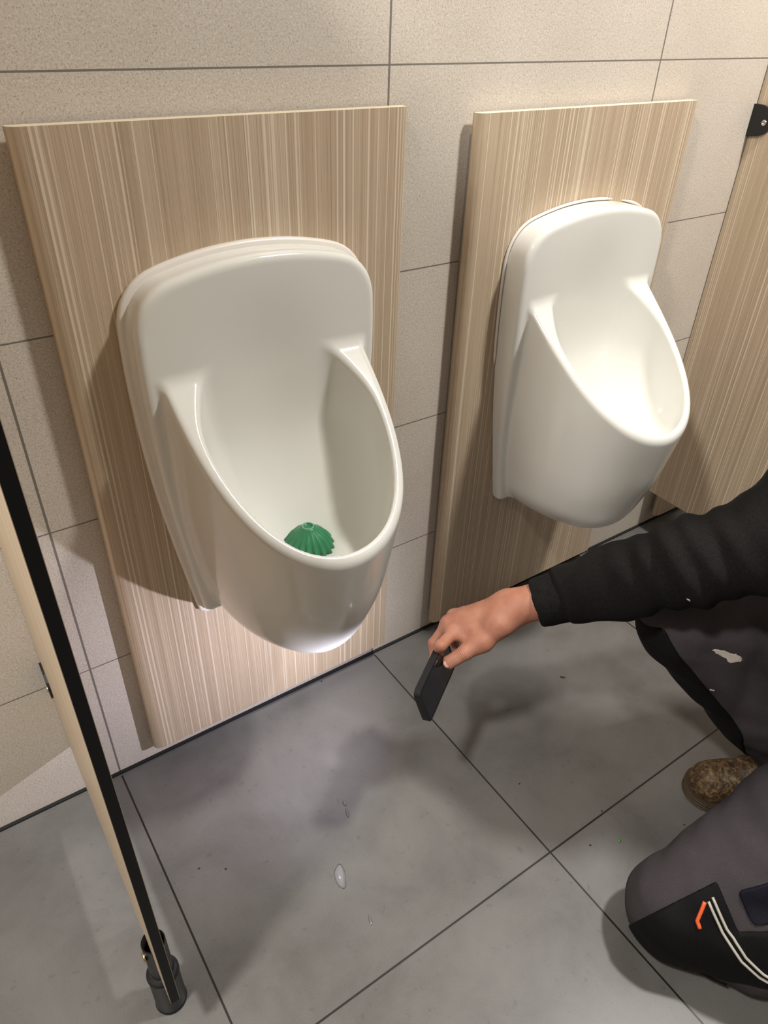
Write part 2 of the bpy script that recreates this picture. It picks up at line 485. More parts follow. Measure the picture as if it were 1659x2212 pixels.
# ------------------------------------------------------------------ wooden back panels
PT = 0.018; PG = 0.012; PW = 0.545
def board_outline():
    w = PW/2; r = 0.011; f = -(PG+PT); b = -PG; P = [(w, b), (-w, b)]
    for k in range(9):
        a = math.pi + (math.pi/2)*k/8
        P.append((-w+r*1.6+r*1.6*math.cos(a), f+r+r*math.sin(a)))
    rr = 0.005
    for k in range(7):
        a = 1.5*math.pi + (math.pi/2)*k/6
        P.append((w-rr+rr*math.cos(a), f+rr+rr*math.sin(a)))
    return P
def make_panel():
    t = empty('wall_panel', (0, 0, 0))
    b = MB(); n = len(board_outline())
    b.prism(board_outline(), 0.050, 1.143, 'xy', 0, False, 1)
    b.sm = [True]*(n) + [False]*2
    bo = b.build('board', [M['wood'], M['cream']], t)
    k = MB()
    for sx in (-1, 1):
        k.box((sx*0.252-0.014, -PG, 0.075), (sx*0.252+0.014, 0.0, 1.110))
    k.build('batten', M['batten'], t)
    return t
pp = make_panel()
for i, (x, z, l) in enumerate([(0.3425, 0, 'striped beige wood panel behind the urinal lit by the phone torch'),
                               (1.0275, -0.015, 'striped beige wood panel behind the urinal at the right'),
                               (1.861, -0.012, 'striped wood panel seen only under the right partition')]):
    o = pp if i == 0 else copy_tree(pp)
    o.location = (x, 0, z); tag(o, l, 'wall panel', 'wood panels behind the urinals')

# ------------------------------------------------------------------ urinals
Wt = spline([0.30, 0.36, 0.40, 0.43, 0.46, 0.50, 0.55, 0.60, 0.65, 0.70, 0.75, 0.83, 0.95],
            [0.098, 0.110, 0.123, 0.130, 0.1355, 0.143, 0.150, 0.1555, 0.159, 0.161, 0.1625, 0.1635, 0.164])
Lt = spline([0.30, 0.36, 0.40, 0.43, 0.46, 0.50, 0.55, 0.60, 0.65, 0.70, 0.75, 0.83, 0.95],
            [0.165, 0.206, 0.225, 0.236, 0.247, 0.260, 0.271, 0.281, 0.290, 0.297, 0.303, 0.311, 0.320])
# half width of the back plate, and its arched top
Ht = spline([0.30, 0.365, 0.40, 0.527, 0.644, 0.775, 0.852, 0.90, 1.0], [0.126, 0.137, 0.143, 0.163, 0.178, 0.187, 0.1885, 0.187, 0.180])
Tt = spline([0.0, 0.05, 0.10, 0.15, 0.19, 0.25], [0.983, 0.9805, 0.973, 0.960, 0.944, 0.915])
def sst(t): t = np.clip(t, 0, 1); return t*t*(3-2*t)
def plate2d(ax, z, k=0.050):
    return smax(smax((ax-Ht(z)), (z-Tt(ax))*0.97, k), 0.368-z, 0.012)
def urinal_sdf(P):
    x, y, z = P[:, 0], P[:, 1], P[:, 2]; ax = np.sqrt(x*x+1e-8)
    # back plate
    o = plate2d(ax, z)
    yf = -0.056 - 0.027*sst((z-0.40)/0.42)
    dish = 0.010*np.exp(-(x/0.080)**2)*sst((0.97-z)/0.16)
    plate = smax(smax(o, (yf+dish)-y, 0.013), y+0.030, 0.004)
    # bowl
    W = Wt(z); L = Lt(z); nn = 2.0+0.9*sst((z-0.36)/0.12)
    t = np.maximum((-y-0.05)/L, 1e-4); tn = t**nn
    s = (x/W)**2 + tn
    g = np.sqrt((2*x/W**2)**2 + (nn*tn/t/L)**2 + (0.8*nn*tn/t/L*0.35)**2)
    side = (s-1)/np.maximum(g, 4.5)
    d = -y-0.082
    zr = 0.8303 - 0.8336*d + 0.105*d*d
    lid = (z-zr)*0.775
    bot = 0.338-z
    body = smax(smax(side, lid, 0.011), bot, 0.09)
    body = smax(body, y+0.030, 0.004)
    # basin
    back = y + 0.0730 - dish + 0.042*sst((0.81-z)/0.30)
    r2 = (x/1.1)**2 + (y+0.190)**2
    sl = 0.50 + 0.65*sst((y+0.26)/0.14)
    flo = (0.545 + sl*(np.sqrt(r2+0.0025)-0.05) - z)*0.80
    rimw = 0.0140 + 0.0085*np.clip(x/W, -1, 1)**2 + 0.024*np.exp(-(np.maximum(d, 0)/0.055)**2)
    bas = smax(smax(side+rimw, back, 0.090), flo, 0.055)
    body = smax(body, -bas, 0.009)
    return smin(plate, body, 0.011)
V, Q, N = surface(urinal_sdf, (-0.205, -0.355, 0.325), (0.205, -0.022, 0.995), 0.0030)
UR = mesh_np('urinal', V, Q, M['ceramic'], True, N)

def flange_outline(grow, n=160):
    """walks round the plate outline"""
    pts = []
    for k in range(n):
        a = -math.pi*0.5 + 2*math.pi*k/n
        lo, hi = 0.0, 0.5
        for _ in range(26):
            m_ = (lo+hi)/2; px = m_*math.cos(a); pz = 0.68+m_*math.sin(a)
            v = float(plate2d(np.array([abs(px)]), np.array([pz]))[0])
            if v < grow: lo = m_
            else: hi = m_
        pts.append((lo*math.cos(a), 0.68+lo*math.sin(a)))
    return pts
def make_flange():
    b = MB(); o0 = flange_outline(0.0085); o1 = flange_outline(0.005); o2 = flange_outline(-0.004)
    rings = [(flange_outline(0.0065), -0.0303), (o0, -0.033), (o0, -0.0375), (flange_outline(0.0075), -0.0400), (o1, -0.0415), (o2, -0.0415)]
    V = []; F = []; n = len(o0)
    for o, y in rings: V += [(px, y, pz) for px, pz in o]
    for k in range(len(rings)-1):
        for i in range(n):
            j = (i+1) % n; F.append((k*n+i, k*n+j, (k+1)*n+j, (k+1)*n+i))
    b.add(V, F, 0, True)
    return b
def make_bead():
    b = MB(); o = flange_outline(0.0035, 220); n = len(o)
    seg = [(px, pz) for px, pz in o if pz > 0.80 or px < 0]
    # over the top from left to right, with the small break the photograph shows
    top = sorted([q for q in o if q[1] > 0.70], key=lambda q: -math.atan2(q[1]-0.68, q[0]))
    a = [q for q in top if q[0] < 0.075]; c = [q for q in top if q[0] > 0.095]
    for s_ in (a, c):
        b.tube([(px, -0.033, pz) for px, pz in s_], [0.0008+0.0019*min(1, min(i, len(s_)-1-i)/3) for i in range(len(s_))], 8)
    return b

UZ2 = -0.011
u1 = link('urinal', UR, None, (0.3420, 0, 0)); tag(u1, 'white ceramic wall urinal with a green fluted cap in its bowl', 'urinal', 'white wall urinals')
make_flange().build('back_flange', M['bead'], u1)
u2 = link('urinal', UR, None, (1.0340, 0, UZ2)); tag(u2, 'white ceramic wall urinal above the outstretched arm, its bowl without a green cap', 'urinal', 'white wall urinals')
make_bead().build('sealant_bead', M['bead'], u2)
def drain():
    d = MB(); d.lathe([(0.044, 0.0), (0.045, 0.003), (0.038, 0.006), (0.034, 0.003), (0.001, 0.002)], n=48); return d
dr = drain().build('drain_ring', M['bead'], u1, (0.0, -0.185, 0.543))
c = dr.copy(); COL.objects.link(c); c.parent = u2

# green fluted cap
def fl(r, h, a):
    k = max(0.0, min(1.0, (r-0.014)/0.018)); return r*(1+0.085*k*math.cos(18*a)+0.02*k*math.sin(5*a+1))
g = MB(); g.lathe([(0.0, 0.0365), (0.0062, 0.0365), (0.0075, 0.0385), (0.0098, 0.0388), (0.0118, 0.0368), (0.0145, 0.033),
                   (0.0220, 0.028), (0.0300, 0.0185), (0.0365, 0.008), (0.0395, 0.001), (0.0385, 0.000), (0.033, 0.004), (0.0, 0.014)][::-1], n=180, flute=fl)
cap = g.build('urinal_screen_cap', M['green'], None, (0.342, -0.185, 0.552))
tag(cap, 'green fluted dome cap over the drain inside the left urinal', 'drain cap')
r = MB(); r.tube([(0.0086*math.cos(a), 0.0086*math.sin(a), 0.0388) for a in [2*math.pi*k/40 for k in range(40)]], 0.0011, 8, closed=True)
r.build('top_ring', M['palegreen'], cap)

# ------------------------------------------------------------------ partitions
def make_partition(zb, y1=-0.505, top=1.85):
    t = empty('toilet_partition', (0, 0, 0))
    b = MB(); x0, x1 = -0.0065, 0.0065; e = 0.0006
    b.box((x0+e, y1, zb), (x1-e, -0.002, top), 1)
    b.box((x0, y1+e*.5, zb+e), (x0+e, -0.002, top-e), 0); b.box((x1-e, y1+e*.5, zb+e), (x1, -0.002, top-e), 0)
    b.build('partition_board', [M['wood'], M['core']], t)
    return t
def bracket(parent, side, z, th=0.008):
    """D shaped wall clamp on one face of the board"""
    b = MB(); P = [(0.0, -0.030)]
    for k in range(15):
        a = -math.pi/2 + math.pi*k/14; P.append((-0.012-0.038*math.cos(a), 0.030*math.sin(a)))
    P.append((0.0, 0.030))
    x0 = side*0.0065; x1 = side*(0.0065+th)
    b.prism([(p[0], p[1]+z) for p in P], min(x0, x1), max(x0, x1), 'yz')
    o = b.build('wall_bracket', M['black'], parent, None, 0.0018)
    s = MB(); s.lathe([(0.0058, 0), (0.0060, 0.0012), (0.0048, 0.0022), (0.0026, 0.0022), (0.0022, 0.001), (0.0005, 0.001)], (x1, -0.034, z-0.002), (side, 0, 0), 24)
    s.build('bracket_screw', M['steel'], o)
def foot(parent, y, zb):
    b = MB(); b.lathe([(0.0235, 0.0), (0.0240, 0.002), (0.0228, 0.006), (0.0225, 0.088), (0.0235, 0.0885), (0.0238, 0.092), (0.0225, 0.096), (0.0215, 0.097)], (0, y, 0), n=72, smooth=False)
    o = b.build('support_foot', M['black'], parent, None, 0.0006)
    u = MB(); u.lathe([(0.0168, 0.095), (0.0168, 0.185), (0.0160, 0.187), (0.0150, 0.185), (0.0150, 0.145)], (0, y, 0), n=72, smooth=False)
    u.build('leg_tube', M['black'], o)
    c_ = MB(); c_.lathe([(0.0212, 0.095), (0.0212, 0.0985), (0.0180, 0.1010), (0.0169, 0.1010)], (0, y, 0), n=72, smooth=False); c_.build('collar_ring', M['black'], o)
    s = MB(); s.lathe([(0.0075, 0), (0.0078, 0.0015), (0.006, 0.003), (0.0025, 0.003)], (-0.0163, y-0.004, 0.165), (-1, 0, 0), 20)
    s.build('clamp_screw', M['brass'], o)
pl = make_partition(0.135); pl.location = (-0.0625, 0, 0)
bracket(pl, -1, 0.325, 0.0035); foot(pl, -0.438, 0.135)
tag(pl, 'thin black-edged partition standing at the left on a black round foot', 'partition', 'partitions beside the urinals')
prt = make_partition(0.135); prt.location = (1.5515, 0, 0)
bracket(prt, -1, 1.081); foot(prt, -0.438, 0.135)
tag(prt, 'wide striped wood partition at the right with a black bracket on it', 'partition', 'partitions beside the urinals')

# ------------------------------------------------------------------ phone
def npv(a): return np.array(a, float)
PL = npv([-0.8405, -0.5261, -0.1298]); PWd = npv([-0.2499, 0.1637, 0.9543]); PN = np.cross(PL, PWd); PN /= np.linalg.norm(PN)
SH = npv([-0.0040, -0.0055, 0.0048])
PLEN = 0.128
PC = npv([0.4928, -0.356, 0.3298]) + SH + PL*(0.080-PLEN/2)
def rrect(w, h, r, n=8):
    P = []
    for cx_, cy_, a0 in ((w/2-r, h/2-r, 0), (-w/2+r, h/2-r, 90), (-w/2+r, -h/2+r, 180), (w/2-r, -h/2+r, 270)):
        for k in range(n+1):
            a = math.radians(a0+90*k/n); P.append((cx_+r*math.cos(a), cy_+r*math.sin(a)))
    return P
ph = MB(); ph.prism(rrect(PLEN, 0.076, 0.011), -0.0058, 0.0058, 'xy')
phone = ph.build('mobile_phone', M['case'], None, None, 0.0022)
phone.matrix_world = Matrix(((PL[0], PWd[0], PN[0], PC[0]), (PL[1], PWd[1], PN[1], PC[1]), (PL[2], PWd[2], PN[2], PC[2]), (0, 0, 0, 1)))
tag(phone, 'black mobile phone in a dark case held in the hand as a torch', 'phone')
s = MB(); s.prism(rrect(PLEN-0.010, 0.067, 0.008), -0.00592, -0.0056, 'xy'); s.build('screen', M['lens'], phone)
s = MB(); s.prism([(a+0.044, b+0.001) for a, b in rrect(0.030, 0.052, 0.007)], 0.0055, 0.0080, 'xy'); cb = s.build('camera_bump', M['black'], phone, None, 0.0008)
s = MB(); s.lathe([(0.0065, 0.0078), (0.0065, 0.0088), (0.005, 0.0090)], (0.044, 0.014, 0), n=24); s.build('camera_lens', M['lens'], cb)
s = MB(); s.lathe([(0.0024, 0.0078), (0.0024, 0.0083), (0.001, 0.0084)], (0.051, -0.017, 0), n=16); s.build('torch_lamp', M['led'], cb)
fd = bpy.data.lights.new('torch_beam', 'SPOT'); fd.energy = FLASH_W; fd.color = (0.86, 0.84, 1.0)
fd.spot_size = math.radians(136); fd.spot_blend = 0.9; fd.shadow_soft_size = 0.003
fo = bpy.data.objects.new('torch_beam', fd); COL.objects.link(fo)
fp = PC + PL*0.051 - PWd*0.017 + PN*0.0115
fdir = Vector(tuple(PN))
fo.matrix_world = Matrix.Translation(Vector(tuple(fp))) @ (-fdir).to_track_quat('Z', 'Y').to_matrix().to_4x4()

# ------------------------------------------------------------------ person
HAND = dict(W=(0.632,-0.3745,0.4239), F=(0.6929,-0.4241,0.4589), E=(0.782,-0.5695,0.5916),
    iM=(0.5476,-0.3268,0.3715), iP=(0.5015,-0.3455,0.3785), iD=(0.5030,-0.3310,0.3330), iT=(0.5050,-0.3380,0.3060),
    mM=(0.5505,-0.305,0.3712), mP=(0.5228,-0.3034,0.3353), mD=(0.5129,-0.3226,0.3157), mT=(0.5168,-0.3359,0.2971),
    rM=(0.5738,-0.2923,0.3659), rP=(0.5538,-0.2826,0.3219), rD=(0.5444,-0.307,0.3004), rT=(0.5466,-0.3247,0.2787),
    pM=(0.6005,-0.2898,0.3583), pP=(0.590,-0.2760,0.3190), pD=(0.5800,-0.2930,0.2980), pT=(0.5800,-0.3080,0.2820),
    tC=(0.5972,-0.3806,0.4087), tM=(0.565,-0.3793,0.382), tI=(0.5348,-0.3711,0.366), tT=(0.5106,-0.3616,0.3475))
H = {k: npv(v) + (0 if k == 'E' else SH*(0.6 if k == 'F' else 1)) for k, v in HAND.items()}
def hand_sdf(P):
    h = H
    wr = chain(P, [(h['E'], 0.040), (h['F'], 0.035), (h['W'], 0.0300)], 0.02)
    palm = None
    base = {'i': h['W']*0.80+h['iM']*0.20, 'm': h['W']*0.85+h['mM']*0.15, 'r': h['W']*0.85+h['rM']*0.15, 'p': h['W']*0.8+h['pM']*0.2}
    for k_, r0, r1 in (('i', 0.0225, 0.0145), ('m', 0.0225, 0.0145), ('r', 0.021, 0.0130), ('p', 0.019, 0.0115)):
        e = cone(P, base[k_], h[k_+'M'], r0, r1); palm = e if palm is None else smin(palm, e, 0.014)
    th = chain(P, [(h['W']*0.6+h['tC']*0.4, 0.020), (h['tC'], 0.0220), (h['tM'], 0.0165)], 0.012)
    palm = smin(palm, th, 0.016)
    web = smin(cone(P, h['tM'], h['iM']*0.75+h['W']*0.25, 0.013, 0.014), cone(P, h['tM']*0.5+h['tI']*0.5, h['iM'], 0.0085, 0.010), 0.01)
    palm = smin(palm, web, 0.012)
    d = smin(wr, palm, 0.026)
    fing = None
    for k_, a, b, c_, e_ in (('i', .0108, .0100, .0088, .0078), ('m', .0110, .0102, .0090, .0080), ('r', .0105, .0097, .0086, .0076), ('p', .0095, .0086, .0077, .0068)):
        f_ = chain(P, [(h[k_+'M'], a), (h[k_+'P'], b), (h[k_+'D'], c_), (h[k_+'T'], e_)], 0.004)
        fing = f_ if fing is None else smin(fing, f_, 0.0025)
    d = smin(d, fing, 0.010)
    t_ = chain(P, [(h['tM'], 0.0155), (h['tI'], 0.0130), (h['tT'], 0.0118)], 0.004)
    # flattened pad at the thumb tip
    d = smin(d, t_, 0.009)
    # skin folds over the thumb joint and the knuckle dimples
    ti = h['tI']; td = (h['tT']-h['tI'])/np.linalg.norm(h['tT']-h['tI'])
    q = (P-ti)@td; near = np.exp(-(((P-ti)**2).sum(1))/(0.014**2))
    d = d + 0.0007*near*np.cos(q*2*math.pi/0.0036)
    return d

UA = np.array([0.85, -0.635, 0.645])
BODY = dict(pel=(1.12,-0.83,0.38), hL=(1.05,-0.92,0.36), hR=(1.17,-0.72,0.38), kR=(0.860,-0.555,0.415), aR=(1.06,-0.755,0.10),
            kL=(0.672,-0.800,0.080), aL=(0.975,-1.085,0.068), ch=(1.10,-0.77,0.76), nk=(1.05,-0.69,0.94), hd=(1.00,-0.63,1.08),
            sR=(0.985,-0.68,0.82), sL=(1.14,-0.92,0.82), eL=(1.06,-1.03,0.58), wL=(1.00,-0.93,0.47))
Bd = {k: npv(v) for k, v in BODY.items()}
def body_sdf(P):
    b = Bd
    d = chain(P, [(b['pel'], 0.10), (b['ch'], 0.11), (b['nk'], 0.055), (b['hd']-npv([0, 0, 0.03]), 0.060)], 0.06)
    d = smin(d, chain(P, [(b['ch'], 0.09), (b['sR'], 0.055), (UA, 0.045), (H['E'], 0.042), (H['F'], 0.0285)], 0.04), 0.05)
    d = smin(d, chain(P, [(b['ch'], 0.09), (b['sL'], 0.055), (b['eL'], 0.042), (b['wL'], 0.028)], 0.04), 0.05)
    # left hand closed loosely on the thigh
    wl = b['wL']; fw = npv([-0.85, 0.30, -0.42]); fw /= np.linalg.norm(fw); sd = npv([0.30, 0.92, 0.0]); sd /= np.linalg.norm(sd); dn = np.cross(fw, sd)
    if dn[2] > 0: dn = -dn
    hd_ = cone(P, wl, wl+fw*0.055, 0.026, 0.026)
    for i in range(4):
        o0 = wl+fw*0.075+sd*(-0.030+0.020*i); o1 = o0+fw*0.036+dn*0.010; o2 = o1+fw*0.012+dn*0.026
        hd_ = smin(hd_, smin(cone(P, wl+fw*0.03+sd*(-0.018+0.012*i), o0, 0.017, 0.011), chain(P, [(o0, 0.0105), (o1, 0.0095), (o2, 0.008)], 0.004), 0.008), 0.006)
    hd_ = smin(hd_, chain(P, [(wl+fw*0.02-sd*0.018, 0.017), (wl+fw*0.05-sd*0.045+dn*0.01, 0.0125), (wl+fw*0.08-sd*0.050+dn*0.022, 0.010)], 0.006), 0.01)
    d = smin(d, hd_, 0.02)
    d = smin(d, chain(P, [(b['pel'], 0.09), (b['hR'], 0.08), (b['kR'], 0.055), (b['aR'], 0.035)], 0.04), 0.04)
    d = smin(d, chain(P, [(b['pel'], 0.09), (b['hL'], 0.08), (b['kL'], 0.055), (b['aL'], 0.035)], 0.04), 0.04)
    # head: skull, jaw, nose, ears, eye hollows, lips; it looks towards the hand
    hc = b['hd']; fwd = npv([-0.80, 0.42, -0.43]); fwd /= np.linalg.norm(fwd)
    rt = np.cross(fwd, npv([0, 0, 1])); rt /= np.linalg.norm(rt); up = np.cross(rt, fwd)
    q = P-hc; u_ = q@rt; f_ = q@fwd; w_ = q@up
    sk = (np.sqrt((u_/0.075)**2+((f_+0.012)/0.096)**2+((w_-0.025)/0.092)**2)-1)*0.078
    jw = (np.sqrt((u_/0.058)**2+((f_-0.022)/0.068)**2+((w_+0.048)/0.070)**2)-1)*0.058
    hd2 = smin(sk, jw, 0.03)
    def at(u, f, w): return hc+rt*u+fwd*f+up*w
    hd2 = smin(hd2, cone(P, at(0, 0.083, 0.015), at(0, 0.102, -0.022), 0.007, 0.0125), 0.010)
    for s_ in (-1, 1):
        hd2 = smax(hd2, -(np.linalg.norm(P-at(s_*0.031, 0.094, 0.010), axis=1)-0.014), 0.012)
        hd2 = smin(hd2, np.linalg.norm(P-at(s_*0.031, 0.073, 0.010), axis=1)-0.0125, 0.003)
        hd2 = smin(hd2, (np.sqrt(((u_-s_*0.079)/0.007)**2+((f_+0.005)/0.018)**2+((w_-0.0)/0.032)**2)-1)*0.007, 0.005)
    hd2 = smin(hd2, cone(P, at(-0.022, 0.081, -0.052), at(0.022, 0.081, -0.052), 0.006, 0.006), 0.006)
    return smin(d, hd2, 0.012)
V1, Q1, N1 = surface(hand_sdf, (0.475, -0.60, 0.25), (0.80, -0.235, 0.62), 0.0022)
# the forearm stops inside the sleeve
V2, Q2, N2 = surface(body_sdf, (0.58, -1.18, 0.0), (1.32, -0.40, 1.28), 0.0075)
VB = np.concatenate([V1, V2]); QB = np.concatenate([Q1, Q2+len(V1)]); NB = np.concatenate([N1, N2])
person = link('person', mesh_np('person', VB, QB, M['skin'], True, NB))
tag(person, 'person kneeling in dark sweater and grey work trousers, holding a phone low as a torch', 'person')
# hair
def hair_sdf(P):
    hc = Bd['hd']; fwd = npv([-0.80, 0.42, -0.43]); fwd /= np.linalg.norm(fwd)
    rt = np.cross(fwd, npv([0, 0, 1])); rt /= np.linalg.norm(rt); up = np.cross(rt, fwd)
    q = P-hc; u_ = q@rt; f_ = q@fwd; w_ = q@up
    sk = (np.sqrt((u_/0.083)**2+((f_+0.016)/0.104)**2+((w_-0.030)/0.099)**2)-1)*0.085
    cut = (f_*0.75 - w_*0.55 + 0.0)-0.012
    return smax(sk + wrinkle(P, 0.0016, 120, 5), cut, 0.012)
Vh, Qh, Nh = surface(hair_sdf, (0.86, -0.78, 0.94), (1.16, -0.48, 1.26), 0.005)
link('hair', mesh_np('hair', Vh, Qh, M['hair'], True, Nh), person)
# thumb nail
tdir = (H['tT']-H['tI']); tdir /= np.linalg.norm(tdir)
view = npv(CAM)-H['tT']; view /= np.linalg.norm(view)
nn_ = view-tdir*(view@tdir); nn_ /= np.linalg.norm(nn_); ss_ = np.cross(tdir, nn_)
def nail_sdf(P):
    c_ = H['tT']+nn_*0.0095+tdir*0.0015; q = P-c_
    a = q@tdir; b = q@ss_; n_ = q@nn_
    e = (np.sqrt((a/0.0075)**4+(b/0.0062)**4+1e-9)**0.5-1)*0.006
    return smax(e, np.abs(n_+(b*b)*45+(a*a)*14-0.0012)-0.0006, 0.0006)
Vn, Qn, Nn = surface(nail_sdf, H['tT']-0.022, H['tT']+0.022, 0.0006)
if len(Vn): link('thumbnail', mesh_np('thumbnail', Vn, Qn, M['nail'], True, Nn), person)

# sweater
CUFF = npv([0.6614, -0.3983, 0.4355])+SH*0.8; SEAM = npv([0.6929, -0.4241, 0.4589])+SH*0.6; MID = npv([0.7406, -0.4918, 0.5172])
ARM = (SEAM-CUFF)/np.linalg.norm(SEAM-CUFF)
def sweater_sdf(P):
    b = Bd
    arm = chain(P, [(SEAM-ARM*0.012, 0.0475), (MID, 0.0555), (H['E'], 0.0640)], 0.03)
    up_ = chain(P, [(H['E'], 0.064), (UA, 0.068), (b['sR'], 0.082)], 0.03)
    arm = smin(arm, up_, 0.018)
    arm = smax(arm, -((P-SEAM)@ARM)-0.006, 0.010)
    t = chain(P, [(b['pel']+npv([0, 0, 0.03]), 0.145), (b['ch'], 0.150), (b['nk']-npv([0, 0, 0.03]), 0.085)], 0.06)
    t = smin(t, chain(P, [(b['ch'], 0.12), (b['sR'], 0.085)], 0.04), 0.05)
    t = smin(t, arm, 0.03)
    t = smin(t, chain(P, [(b['ch'], 0.12), (b['sL'], 0.072), (b['eL'], 0.060), (b['wL']-npv([-0.02, 0.03, -0.03]), 0.045)], 0.04), 0.05)
    t = t + wrinkle(P, 0.0040, 26, 3)
    # deep folds at the bend of the elbow
    e = H['E']; w = np.exp(-((P-e)**2).sum(1)/0.085**2); ax_ = (b['sR']-SEAM); ax_ /= np.linalg.norm(ax_)
    t = t + 0.0065*w*np.sin(((P-e)@ax_)*2*math.pi/0.040 + 6*((P-e)@npv([0.3, 0.5, -0.6])))
    hole = cone(P, CUFF-ARM*0.03, SEAM+ARM*0.005, 0.036, 0.036)
    return smax(t, -hole, 0.003)
Vs, Qs, Ns = surface(sweater_sdf, (0.60, -1.17, 0.20), (1.36, -0.33, 1.06), 0.0060, slack=1.3)
sweater = link('sweater', mesh_np('sweater', Vs, Qs, M['sweater'], True, Ns), person)
def cuff_sdf(P):
    q = (P-CUFF)@ARM
    d = cone(P, CUFF-ARM*0.05, SEAM+ARM*0.05, 0.0385, 0.0490)
    d = smax(d, -q-0.001, 0.005); d = smax(d, q-0.050, 0.006)
    tilt = -( (P-CUFF)@ARM ) - 0.0
    d = d + 0.0012*np.sin(((P-CUFF)@npv([0.9, -0.2, -0.4]))*160)*0.4 + wrinkle(P, 0.0012, 70, 8)
    return smax(d, -cone(P, CUFF-ARM*0.08, SEAM+ARM*0.05, 0.0345, 0.040), 0.003)
Vc, Qc, Nc = surface(cuff_sdf, CUFF-0.09, SEAM+0.09, 0.0025)
link('cuff', mesh_np('cuff', Vc, Qc, M['cuff'], True, Nc), sweater)

# trousers
def trouser_sdf(P, wr=True):
    b = Bd
    legR = chain(P, [(b['hR'], 0.110), (b['kR']*0.45+b['hR']*0.55, 0.098), (b['kR'], 0.072)], 0.03)
    shR = chain(P, [(b['kR'], 0.072), (b['kR']*0.45+b['aR']*0.55+npv([0.03, -0.01, 0.0]), 0.082), (b['aR']+npv([-0.012, 0.0, 0.035]), 0.062)], 0.03)
    legL = chain(P, [(b['hL'], 0.118), (b['kL']*0.5+b['hL']*0.5+npv([0, 0, 0.0]), 0.100), (b['kL']+npv([-0.006, 0, 0]), 0.080)], 0.03)
    shL = chain(P, [(b['kL']+npv([-0.006, 0, 0]), 0.078), (b['kL']*0.76+b['aL']*0.24+npv([0.0, -0.012, 0.010]), 0.097), (b['kL']*0.45+b['aL']*0.55+npv([0.0, -0.005, 0.006]), 0.078), (b['aL'], 0.060)], 0.03)
    d = smin(smin(legR, shR, 0.012), smin(legL, shL, 0.010), 0.010)
    d = smin(d, chain(P, [(b['hR'], 0.110), (b['pel'], 0.125), (b['hL'], 0.115)], 0.04), 0.04)
    if wr: d = d + wrinkle(P, 0.0038, 24, 11)
    return smax(d, 0.0015-P[:, 2], 0.012)
Vt, Qt, Nt = surface(trouser_sdf, (0.56, -1.19, -0.006), (1.32, -0.44, 0.56), 0.0055, slack=1.3)
trousers = link('trousers', mesh_np('trousers', Vt, Qt, M['trouser'], True, Nt), person)
# black knee pocket on the kneeling leg
def half(P, p, n): n = npv(n); n = n/np.linalg.norm(n); return (P-npv(p))@n
def padL_sdf(P):
    d = trouser_sdf(P)-0.0030
    B_ = (0.679, -0.826, 0.187)
    low = smax(half(P, (0.670, -0.868, 0.150), (-0.25, 0.35, 0.90)), half(P, B_, (0.18, 0.95, 0.28)), 0.01)
    r = smax(smin(half(P, B_, (0.79, -0.44, 0.42)), low, 0.004), half(P, B_, (0.18, 0.95, 0.28)), 0.004)
    r = smax(r, (0.022+0.50*np.maximum(-0.81-P[:, 1], -0.02)-P[:, 2])*0.9, 0.006)
    return smax(d, r, 0.003)
Vp, Qp, Np_ = surface(padL_sdf, (0.56, -1.04, -0.004), (0.90, -0.66, 0.28), 0.0035, slack=1.3)
padL = link('knee_pocket', mesh_np('knee_pocket', Vp, Qp, M['patch'], True, Np_), trousers)
def side_sdf(P):
    d = trouser_sdf(P)-0.0045
    B_ = (0.679, -0.826, 0.187)
    r = smax(-half(P, B_, (0.79, -0.44, 0.42))+0.022, -half(P, (0.670, -0.868, 0.150), (-0.25, 0.35, 0.90))+0.006, 0.008)
    r = smax(r, half(P, (0.715, -0.865, 0.205), (0.10, 0.80, 0.58)), 0.01)
    return smax(d, r, 0.003)
Vp, Qp, Np_ = surface(side_sdf, (0.64, -1.04, 0.05), (0.95, -0.78, 0.30), 0.0035, slack=1.3)
if len(Vp): link('side_pocket', mesh_np('side_pocket', Vp, Qp, M['navy'], True, Np_), trousers)
# black front of the raised leg
def padR_sdf(P):
    d = trouser_sdf(P)-0.0030
    k = Bd['kR']; a = Bd['aR']; ax_ = (a-k)/np.linalg.norm(a-k)
    fr = npv([-0.55, 0.60, 0.25]); fr -= ax_*(fr@ax_); fr /= np.linalg.norm(fr)
    r = smax(-((P-k)@fr)+0.010, -((P-k)@ax_)-0.05, 0.01)
    r = smax(r, -half(P, k, (0.0, 1.0, 0.0))-0.15, 0.01)
    return smax(d, r, 0.003)
Vp, Qp, Np_ = surface(padR_sdf, (0.70, -0.90, 0.06), (1.12, -0.44, 0.52), 0.0040, slack=1.3)
padR = link('knee_pocket', mesh_np('knee_pocket', Vp, Qp, M['patch'], True, Np_), trousers)

